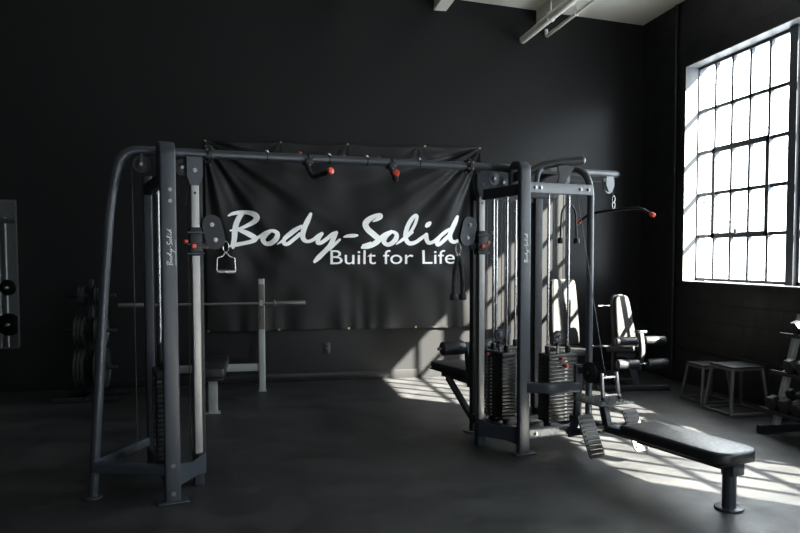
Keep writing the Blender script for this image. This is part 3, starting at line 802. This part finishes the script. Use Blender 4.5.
# ropes
def rope(name, root, p0, p1, bulge, r=.013):
    pts = []; n = 40
    p0, p1 = V(p0), V(p1)
    for k in range(n+1):
        t = k/n; p = p0.lerp(p1, t); p = p+V((bulge*math.sin(PI*min(1, t*1.1)), 0, 0)); pts.append(p)
    for ph in range(3):
        q = [p+V((.006*math.cos(i*1.05+ph*2.094), .006*math.sin(i*1.05+ph*2.094), 0)) for i, p in enumerate(pts)]
        pass
    mb = MB()
    for ph in range(3):
        q = [p+V((.0095*math.cos(i*1.0+ph*2.094), .0095*math.sin(i*1.0+ph*2.094), 0)) for i, p in enumerate(pts)]
        mb.tube(q, .0095, 7)
    return mb.build(name, 'rubber', root)
def tri_rope(root, L, w, zt=0):
    for s in (-1, 1):
        r_ = rope('rope_leg', root, (s*.006, 0, zt), (s*w, 0, zt-L), s*.012)
        MB().cyl((s*w, 0, zt-L-.045), (s*w, 0, zt-L+.005), .031, 18, .01).build('rubber_stopper', 'rubber', root)
    MB().torus((0, 0, zt), (0, 1, 0), .014, .006).build('rope_ring', 'chrome', root)
ra = cR.x-.085
tr = gthing('triceps_rope', ra, 0, cR.z-.165, 'black twisted triceps rope hanging from the right pulley carriage', 'rope')
snap((0, 0, .07), (0, 0, -.02), tr); tri_rope(tr, .31, .042, -.03)
tr2 = gthing('triceps_rope', 3.17, .02, 2.02, 'smooth black strap rope with two stoppers hanging inside the gym tower', 'rope')
for s in (-1, 1):
    MB().tube(arc([(0, 0, .0), (s*.075, 0, -.07), (s*.088, 0, -.31)], .05), .009, 10).build('strap', 'rubber', tr2)
    MB().cyl((s*.088, 0, -.36), (s*.088, 0, -.31), .025, 18, .01).build('rubber_stopper', 'rubber', tr2)
MB().tube([(0, 0, 0), (0, 0, .06)], .005, 8).build('hook', 'chrome', tr2)
# lat bar
lb = gthing('lat_bar', 3.69, .04, 1.978, 'black lat pulldown bar with red ends hanging from the right boom', 'bar')
snap((0, 0, .115), (0, 0, .055), lb); snap((0, 0, .06), (0, 0, .0), lb, 'swivel_link')
MB().tube(arc([(0, .46, -.095), (0, .32, -.03), (0, 0, -.012), (0, -.32, -.012), (0, -.46, -.075)], .05, 8), .0135, 14).build('bar', 'black_metal', lb)
for s in (-1, 1):
    d = V((0, s*.14, -.064)).normalized(); p = V((0, s*.46, -.095 if s > 0 else -.075)); MB().cyl(p-d*.01, p+d*.03, .019, 16, .005).build('end_cap', 'red', lb)
# row handle standing on platform
rh = gthing('row_handle', 2.905, -.82, .470, 'chrome twin bar row handle standing on the step platform', 'handle')
for s in (-1, 1):
    MB().cyl((s*.078, 0, .012), (s*.07, .03, .20), .016, 16, .004).build('side_grip', 'handle_steel', rh)
    MB().cyl((s*.078, -.002, 0), (s*.078, 0, .022), .017, 16, .004).build('rubber_tip', 'rubber', rh)
for z in (.03, .165): MB().cyl((-.075, z*.16, z), (.075, z*.16, z), .009, 12).build('cross_rung', 'handle_steel', rh)
MB().tube(arc([(-.01, .027, .165), (-.05, .06, .20), (-.05, .085, .21)], .02), .005, 8).build('clip', 'chrome', rh)

# ------------------------------------------------------------------ bench press
bb = empty('bench_press', (-.46, 7.9, 0), 0, 'pale grey flat press bench with tall uprights and a black pad', 'bench')
for s in (-1, 1):
    x = s*.487
    u = MB().bar([(x, .5, 0), (x, .5, 1.30)], .075, .075).build('upright', 'grey_steel', bb)
    MB().box((x-.033, .458, .72), (x+.033, .4635, 1.24), .002).build('worn_facing', 'worn', u)
    MB().box((x-.05, .455, .0), (x+.05, .55, .012), .003).build('foot_plate', 'grey_steel', u)
    h = MB().prism([(x-.02, .46, .98), (x-.02, .36, 1.0), (x-.02, .36, 1.06), (x-.02, .38, 1.06), (x-.02, .40, 1.01), (x-.02, .46, 1.0)], (.04, 0, 0)).build('bar_hook', 'grey_steel', u)
MB().bar([(-.45, .5, .28), (.45, .5, .28)], .05, .085).build('cross_tube', 'grey_steel', bb)
MB().bar([(0, .5, .30), (0, -.60, .325)], .06, .06).build('spine_tube', 'grey_steel', bb)
MB().bar([(0, -.60, 0.0), (0, -.60, .33)], .09, .06).build('leg', 'grey_steel', bb)
MB().box((-.07, -.66, 0), (.07, -.54, .012), .003).build('foot_plate', 'grey_steel', bb)
padmesh(rr_outline(-.12, .12, -.68, .42, .03), .355, .455, .02).build('pad', 'vinyl', bb)
MB().box((-.10, -.66, .325), (.10, .40, .356), .003).build('backing_board', 'black_metal', bb)
bar = empty('barbell', (-.495, 8.285, 1.025), 0, 'bare steel barbell resting on the press bench uprights', 'barbell')
MB().cyl((-.66, 0, 0), (.66, 0, 0), .0145, 16).build('shaft', 'brushed', bar)
for s in (-1, 1):
    MB().cyl((s*.66, 0, 0), (s*1.02, 0, 0), .025, 20, .003).build('sleeve', 'brushed', bar)
    MB().cyl((s*.655, 0, 0), (s*.685, 0, 0), .038, 20, .004).build('collar', 'brushed', bar)

# ------------------------------------------------------------------ plate tree
tree = empty('plate_tree', (-1.80, 8.30, 0), 0, 'black weight plate tree against back wall behind the left column', 'rack')
MB().bar([(0, 0, .05), (0, 0, 1.31)], .07, .07).build('upright', 'black_metal', tree)
MB().bar([(-.36, -.18, .03), (.30, -.18, .03)], .055, .055).build('base_tube', 'black_metal', tree)
MB().bar([(-.30, .22, .03), (.34, .22, .03)], .055, .055).build('base_tube', 'black_metal', tree)
MB().bar([(0, -.18, .045), (0, .22, .045)], .055, .055).build('base_tube', 'black_metal', tree)
for dx in (-.02, .06): MB().cyl((dx, -.215, .035), (dx, -.205, .035), .012, 8).build('bolt', 'bolt', tree)
levels = ((1.135, .115, 'small', 2), (.75, .165, 'medium', 3), (.345, .225, 'large', 3))
plate_protos = {}
WORD = {0: 'outermost', 1: 'second from outside', 2: 'innermost'}
ZW = {1.135: 'top', .75: 'middle', .345: 'bottom'}
for z, r, nm, n in levels:
    for s in (-1, 1):
        MB().cyl((s*.03, 0, z), (s*.26, 0, z), .021, 16, .004).build('peg', 'black_metal', tree)
        for k in range(n):
            key = nm
            x = -1.80+s*(.065+k*.036)
            if key not in plate_protos:
                root = empty('weight_plate', (x, 8.30, z), 0, '', 'weight plate')
                prof = [(-.015, .93), (-.015, 1), (-.008, 1.0), (-.004, .99), (-.003, .86), (.003, .86), (.004, .99), (.008, 1), (.015, 1.0), (.015, .93)]
                mbp = MB()
                # rim ring and web
                rings = []
                pr = [(-.015, .9), (-.015, 1), (.015, 1), (.015, .9), (.007, .86), (.007, .36), (.014, .3), (.014, .13), (-.014, .13), (-.014, .3), (-.007, .36), (-.007, .86)]
                nn = 36
                for i in range(nn):
                    t = 2*PI*i/nn; rings.append([mbp.bm.verts.new((px, r*pr_*math.cos(t), r*pr_*math.sin(t))) for px, pr_ in pr])
                for i in range(nn):
                    for j in range(len(pr)):
                        mbp.bm.faces.new((rings[i][j], rings[i][(j+1) % len(pr)], rings[(i+1) % nn][(j+1) % len(pr)], rings[(i+1) % nn][j]))
                mbp.build('disc', 'iron', root)
                MB().torus((0, 0, 0), (1, 0, 0), max(.026, r*.13), .005, 20, 8).build('hub_ring', 'brushed', root)
                plate_protos[key] = root; kids_index(root); p_ = root
            else:
                p_ = copy_tree(plate_protos[key])
            p_.location = (x, 8.30, z)
            outer = {0: 'innermost', n-1: 'outermost'}.get(k, 'middle one')
            p_['label'] = '%s black weight plate on the %s %s peg of the plate tree, %s' % (nm, 'left' if s < 0 else 'right', ZW[z], outer)
            p_['group'] = 'weight plates on the plate tree'

# ------------------------------------------------------------------ mirror and the rack it reflects
mr = empty('wall_mirror', (-3.45, YB, .52), 0, 'tall mirror in a thin pale frame at left edge of back wall', 'mirror')
MB().box((-.72, -.012, 0), (.72, -.002, 1.68)).build('mirror_glass', 'mirror', mr)
fr = MB()
for q in (((-.735, -.022, -.015), (-.72, 0, 1.695)), ((.72, -.022, -.015), (.735, 0, 1.695)), ((-.735, -.022, -.015), (.735, 0, 0)), ((-.735, -.022, 1.68), (.735, 0, 1.695))): fr.box(*q)
fr.build('frame', 'box_steel', mr)
rk = empty('power_rack', (-3.95, 6.2, 0), 0, 'pale steel rack with weight plates, seen only in the mirror', 'rack')
for x in (-.5, .12, .22, .46):
    MB().bar([(x, 0, 0), (x, 0, 2.15)], .07, .07).build('upright', 'grey_steel', rk)
MB().bar([(-.5, 0, 2.1), (.42, 0, 2.1)], .09, .07).build('top_rail', 'grey_steel', rk)
MB().bar([(-.55, -.02, .03), (.45, -.02, .03)], .06, .06).build('base_tube', 'grey_steel', rk)
for (z, r) in ((1.11, .12), (.56, .17)):
    pg = MB().cyl((.30, .02, z), (.30, .26, z), .02, 12).build('storage_peg', 'grey_steel', rk)
    q = MB().cyl((.30, .06, z), (.30, .14, z), r, 32, .012).build('weight_plate', 'iron')
    # plates rest on the pegs of the rack
    q.location = (-3.95, 6.2, 0)
    tag(q, 'black weight plate seen in the mirror, %s on its rack' % ('upper' if z > 1 else 'lower'), 'weight plate')

# ------------------------------------------------------------------ leg extension machine
lx = empty('leg_extension_machine', (4.24, 7.62, 0), 0, 'black leg extension machine with tall sunlit backrest and foam rollers near the corner', 'exercise machine')
MB().bar([(-.42, 0, .035), (.40, -.16, .035)], .07, .06).build('base_tube', 'black_metal', lx)
MB().bar([(-.30, .45, .035), (.25, .35, .035)], .07, .06).build('base_tube', 'black_metal', lx)
MB().bar([(-.0, -.08, .04), (-.02, .42, .04)], .06, .06).build('base_tube', 'black_metal', lx)
MB().bar([(.06, -.06, .05), (-.02, .04, .48)], .08, .06).build('front_post', 'slate', lx)
MB().bar([(-.06, .27, .05), (-.06, .24, .95)], .06, .06).build('back_post', 'black_metal', lx)
# backrest: tall padded board tapering to the top, facing the window light
def backrest(parent, w0, w1, h, t, matname, shell='black_metal'):
    mb = MB(); pts = []
    n = 8; r0 = .05
    out = [(-w0/2+.03, 0), (w0/2-.03, 0), (w0/2, .03), (w0/2+.004, h*.25), (w1/2+.008, h*.8), (w1/2, h-.07), (w1/2-.02, h-.02), (w1/2-.06, h), (-w1/2+.06, h), (-w1/2+.02, h-.02), (-w1/2, h-.07), (-w1/2-.008, h*.8), (-w0/2-.004, h*.25), (-w0/2, .03)]
    pm = padmesh(out, 0, t, min(.025, t*.4))
    return pm
def place_pad(mb, mtx): 
    bmesh.ops.transform(mb.bm, matrix=mtx, verts=mb.bm.verts); return mb
def backmtx(cx, cy, z, yaw, lean):
    return Matrix.Translation((cx, cy, z)) @ Matrix.Rotation(yaw, 4, 'Z') @ Matrix.Rotation(PI/2-lean, 4, 'X')
# pad local +Z is its face: after X-rotation faces -Y
yaw = math.radians(22)
pb = place_pad(backrest(lx, .30, .23, .56, .07, ''), backmtx(-.035, .10, .53, yaw, math.radians(9)))
pb.build('backrest', 'white_vinyl', lx)
ps = place_pad(backrest(lx, .32, .25, .58, .035, ''), backmtx(-.042, .123, .522, yaw, math.radians(9)))
ps.build('backrest_shell', 'vinyl', lx)
sp_ = MB().box((-.15, -.20, 0), (.15, .16, .065), .02, seg=3)
bmesh.ops.transform(sp_.bm, matrix=Matrix.Translation((-.04, .05, .44)) @ Matrix.Rotation(yaw, 4, 'Z') @ Matrix.Rotation(math.radians(-6), 4, 'X'), verts=sp_.bm.verts)
sp_.build('seat_pad', 'vinyl', lx)
MB().bar([(-.12, .10, .40), (.05, -.04, .40)], .06, .06).build('seat_beam', 'slate', lx)
MB().cyl((-.42, .10, .50), (-.22, .05, .50), .012, 12).build('lever_rod', 'slate', lx)
MB().cyl((-.47, .11, .50), (-.42, .10, .50), .02, 12, .006).build('lever_knob', 'chrome', lx)
MB().cyl((-.34, .14, .97), (-.2, .14, .97), .008, 10).build('adjust_pin', 'chrome', lx)
MB().bar(arc([(.03, -.16, .68), (.04, -.20, .45), (-.02, -.20, .26)], .18, 8), .065, .05, up=(1, 0, 0)).build('lever_arm', 'rubber', lx)
MB().box((-.035, -.20, .675), (.095, -.13, .70), .006).build('arm_cap', 'slate', lx)
for z, y in ((.585, -.17), (.325, -.22)):
    for x0, x1 in ((-.28, -.03), (.08, .33)):
        MB().cyl((x0, y, z), (x1, y-.01, z),   .060 if z < .5 else .050, 26, .012).build('roller_pad', 'vinyl', lx)
    MB().cyl((-.28, y, z), (.33, y, z), .014, 12).build('roller_shaft', 'chrome', lx)

# second machine, mostly hidden behind the tower
m2 = empty('seated_press_machine', (3.66, 8.30, 0), 0, 'machine with rounded sunlit backrest seen between the guide rods of the gym tower', 'exercise machine')
b2 = place_pad(backrest(m2, .40, .36, .82, .09, ''), backmtx(.03, -.02, .45, math.radians(12), math.radians(5)))
b2.build('backrest', 'white_vinyl', m2)
MB().box((.055, -.13, .50), (.085, -.10, 1.02), .004).build('front_strut', 'black_metal', m2)
MB().box((-.2, -.5, .38), (.2, 0.02, .45), .02).build('seat_pad', 'vinyl', m2)
MB().bar([(0, .12, 0), (0, .10, 1.1)], .07, .07).build('back_post', 'black_metal', m2)
MB().bar([(0, -.45, 0), (0, -.42, .38)], .07, .07).build('front_post', 'black_metal', m2)
MB().bar([(0, -.5, .03), (0, .25, .03)], .07, .06).build('base_tube', 'black_metal', m2)
MB().bar([(-.3, .2, .03), (.3, .2, .03)], .07, .06).build('base_tube', 'black_metal', m2)

# ------------------------------------------------------------------ plyo boxes (open steel step stands)
def stand(x0, y0, sz, h, label):
    r = empty('plyometric_stand', (x0+sz/2, y0+sz/2, 0), 0, label, 'step stand', 'plyometric stands by the block wall')
    a = sz/2; t = a-.05; q = .012
    cs = ((-1, -1), (1, -1), (1, 1), (-1, 1))
    for i, (sx, sy) in enumerate(cs):
        MB().bar([(sx*a, sy*a, .0), (sx*t, sy*t, h-.02)], .026, .026).build('leg', 'box_steel', r)
        nx, ny = cs[(i+1) % 4]
        MB().bar([(sx*a, sy*a, .014), (nx*a, ny*a, .014)], .026, .026).build('base_rail', 'box_steel', r)
        MB().bar([(sx*t, sy*t, h-.03), (nx*t, ny*t, h-.03)], .026, .026).build('top_rail', 'box_steel', r)
    MB().box((-t-.02, -t-.02, h-.018), (t+.02, t+.02, h), .006).build('top_plate', 'rubber', r)
stand(4.445, 6.085, .42, .475, 'nearer and larger looking open steel step stand with black top by block wall')
stand(4.52, 6.66, .37, .405, 'farther open steel step stand with black top, half hidden by the other stand')

# ------------------------------------------------------------------ dumbbell rack
dr = empty('dumbbell_rack', (4.45, 5.48, 0), 0, 'grey steel dumbbell rack cut off by the right edge', 'rack')
def rackend(y, p=dr):
    MB().bar([(-.17, y, .035), (.55, y, .035)], .055, .07).build('floor_foot', 'black_metal', p)
    MB().bar([(.0, y, .06), (.235, y, 1.03)], .055, .05).build('upright', 'grey_steel', p)
rackend(0); rackend(-1.5)
tiers = ((.0, .20), (.10, .53), (.19, .86))
for dx, z in tiers:
    for off, dz in ((-.06, -.012), (.14, .055)):
        MB().bar([(dx+off, .12, z+dz), (dx+off, -1.62, z+dz)], .03, .035).build('shelf_rail', 'black_metal', dr)
    MB().bar([(dx-.06, -.0, z-.015), (dx+.15, -.0, z+.05)], .03, .03).build('shelf_bracket', 'black_metal', dr)
    MB().bar([(dx-.06, -1.5, z-.015), (dx+.15, -1.5, z+.05)], .03, .03).build('shelf_bracket', 'black_metal', dr)
def dumbbell(loc, r, L, label):
    d = empty('dumbbell', loc, 0, label, 'dumbbell', 'hex dumbbells on the rack')
    for s in (-1, 1):
        pr = [(-.5, .78), (-.38, 1), (.38, 1), (.5, .78)]
        mb = MB()
        w = .085
        mb.tube([(s*(L/2)+w*p, 0, 0) for p, _ in pr], r, 6, scales=[q for _, q in pr])
        mb.build('hex_head', 'rubber', d, auto=True)
    MB().cyl((-L/2+.04, 0, 0), (L/2-.04, 0, 0), .016, 14).build('grip', 'brushed', d)
    d.rotation_euler = (0, -math.atan2(.067, .20), 0)
    return d
ORD = ('farthest along', 'second from the far end of', 'third from the far end of', 'fourth from the far end of', 'fifth from the far end of')
for ti, ((dx, z), nm, ys) in enumerate(zip(tiers, ('bottom', 'middle', 'top'), ((-.02, -.17, -.32, -.47, -.62), (-.10, -.25, -.40, -.55), (-.05, -.19, -.33, -.47)))):
    for k, y in enumerate(ys):
        dumbbell((4.45+dx+.04, 5.48+y, z+.092), .068 if ti < 2 else .06, .17, 'black hex dumbbell %s the rack\'s %s shelf' % (ORD[k], nm))

# ------------------------------------------------------------------ light
w = bpy.data.worlds.new('World'); S.world = w; w.use_nodes = True
bg = w.node_tree.nodes['Background']; bg.inputs['Color'].default_value = (.86, .93, 1.0, 1); bg.inputs['Strength'].default_value = 8.5
sun = bpy.data.lights.new('sun', 'SUN'); sun.energy = 104; sun.angle = math.radians(.6); sun.color = (1, .93, .82)
so = bpy.data.objects.new('sun', sun); COL.objects.link(so)
so.rotation_euler = V((-1, .925, -1.0)).to_track_quat('-Z', 'Y').to_euler()
def portal(loc_, rot, sx, sy):
    l = bpy.data.lights.new('portal', 'AREA'); l.shape = 'RECTANGLE'; l.size = sx; l.size_y = sy; l.cycles.is_portal = True
    o = bpy.data.objects.new('portal', l); COL.objects.link(o); o.location = loc_; o.rotation_euler = rot
portal((XW+.26, (W1[0]+W1[1])/2, (W1[2]+W1[3])/2), (0, PI/2, 0), W1[3]-W1[2], W1[1]-W1[0])
portal((XW+.26, (W2[0]+W2[1])/2, (W2[2]+W2[3])/2), (0, PI/2, 0), W2[3]-W2[2], W2[1]-W2[0])
portal((XW+.26, (W3[0]+W3[1])/2, (W3[2]+W3[3])/2), (0, PI/2, 0), W3[3]-W3[2], W3[1]-W3[0])

portal((2.8, YF-.15, 1.05), (PI/2, 0, 0), 1.2, 2.1)
# ------------------------------------------------------------------ camera
f_, pi_, ro_, ya_, cy_ = 715.79, .0475912, -.00272833, .194895, 290.88
c, s = math.cos(ya_), math.sin(ya_)
fw = V((s*math.cos(pi_), c*math.cos(pi_), -math.sin(pi_))); rt_ = V((c, -s, 0)); up = rt_.cross(fw)
r2 = rt_*math.cos(ro_)+up*math.sin(ro_); u2 = -rt_*math.sin(ro_)+up*math.cos(ro_)
cam = bpy.data.cameras.new('camera'); co = bpy.data.objects.new('camera', cam); COL.objects.link(co)
co.matrix_world = Matrix(((r2.x, u2.x, -fw.x, 0), (r2.y, u2.y, -fw.y, 0), (r2.z, u2.z, -fw.z, 1.55), (0, 0, 0, 1)))
cam.sensor_width = 36; cam.lens = f_/800*36; cam.shift_y = (cy_-266.5)/800; cam.clip_end = 100
S.camera = co
S.view_settings.view_transform = 'Standard'; S.view_settings.look = 'None'; S.view_settings.gamma = 1; S.view_settings.exposure = .9
S.view_settings.use_curve_mapping = False
S.cycles.use_denoising = True; S.cycles.max_bounces = 8; S.cycles.sample_clamp_indirect = 6
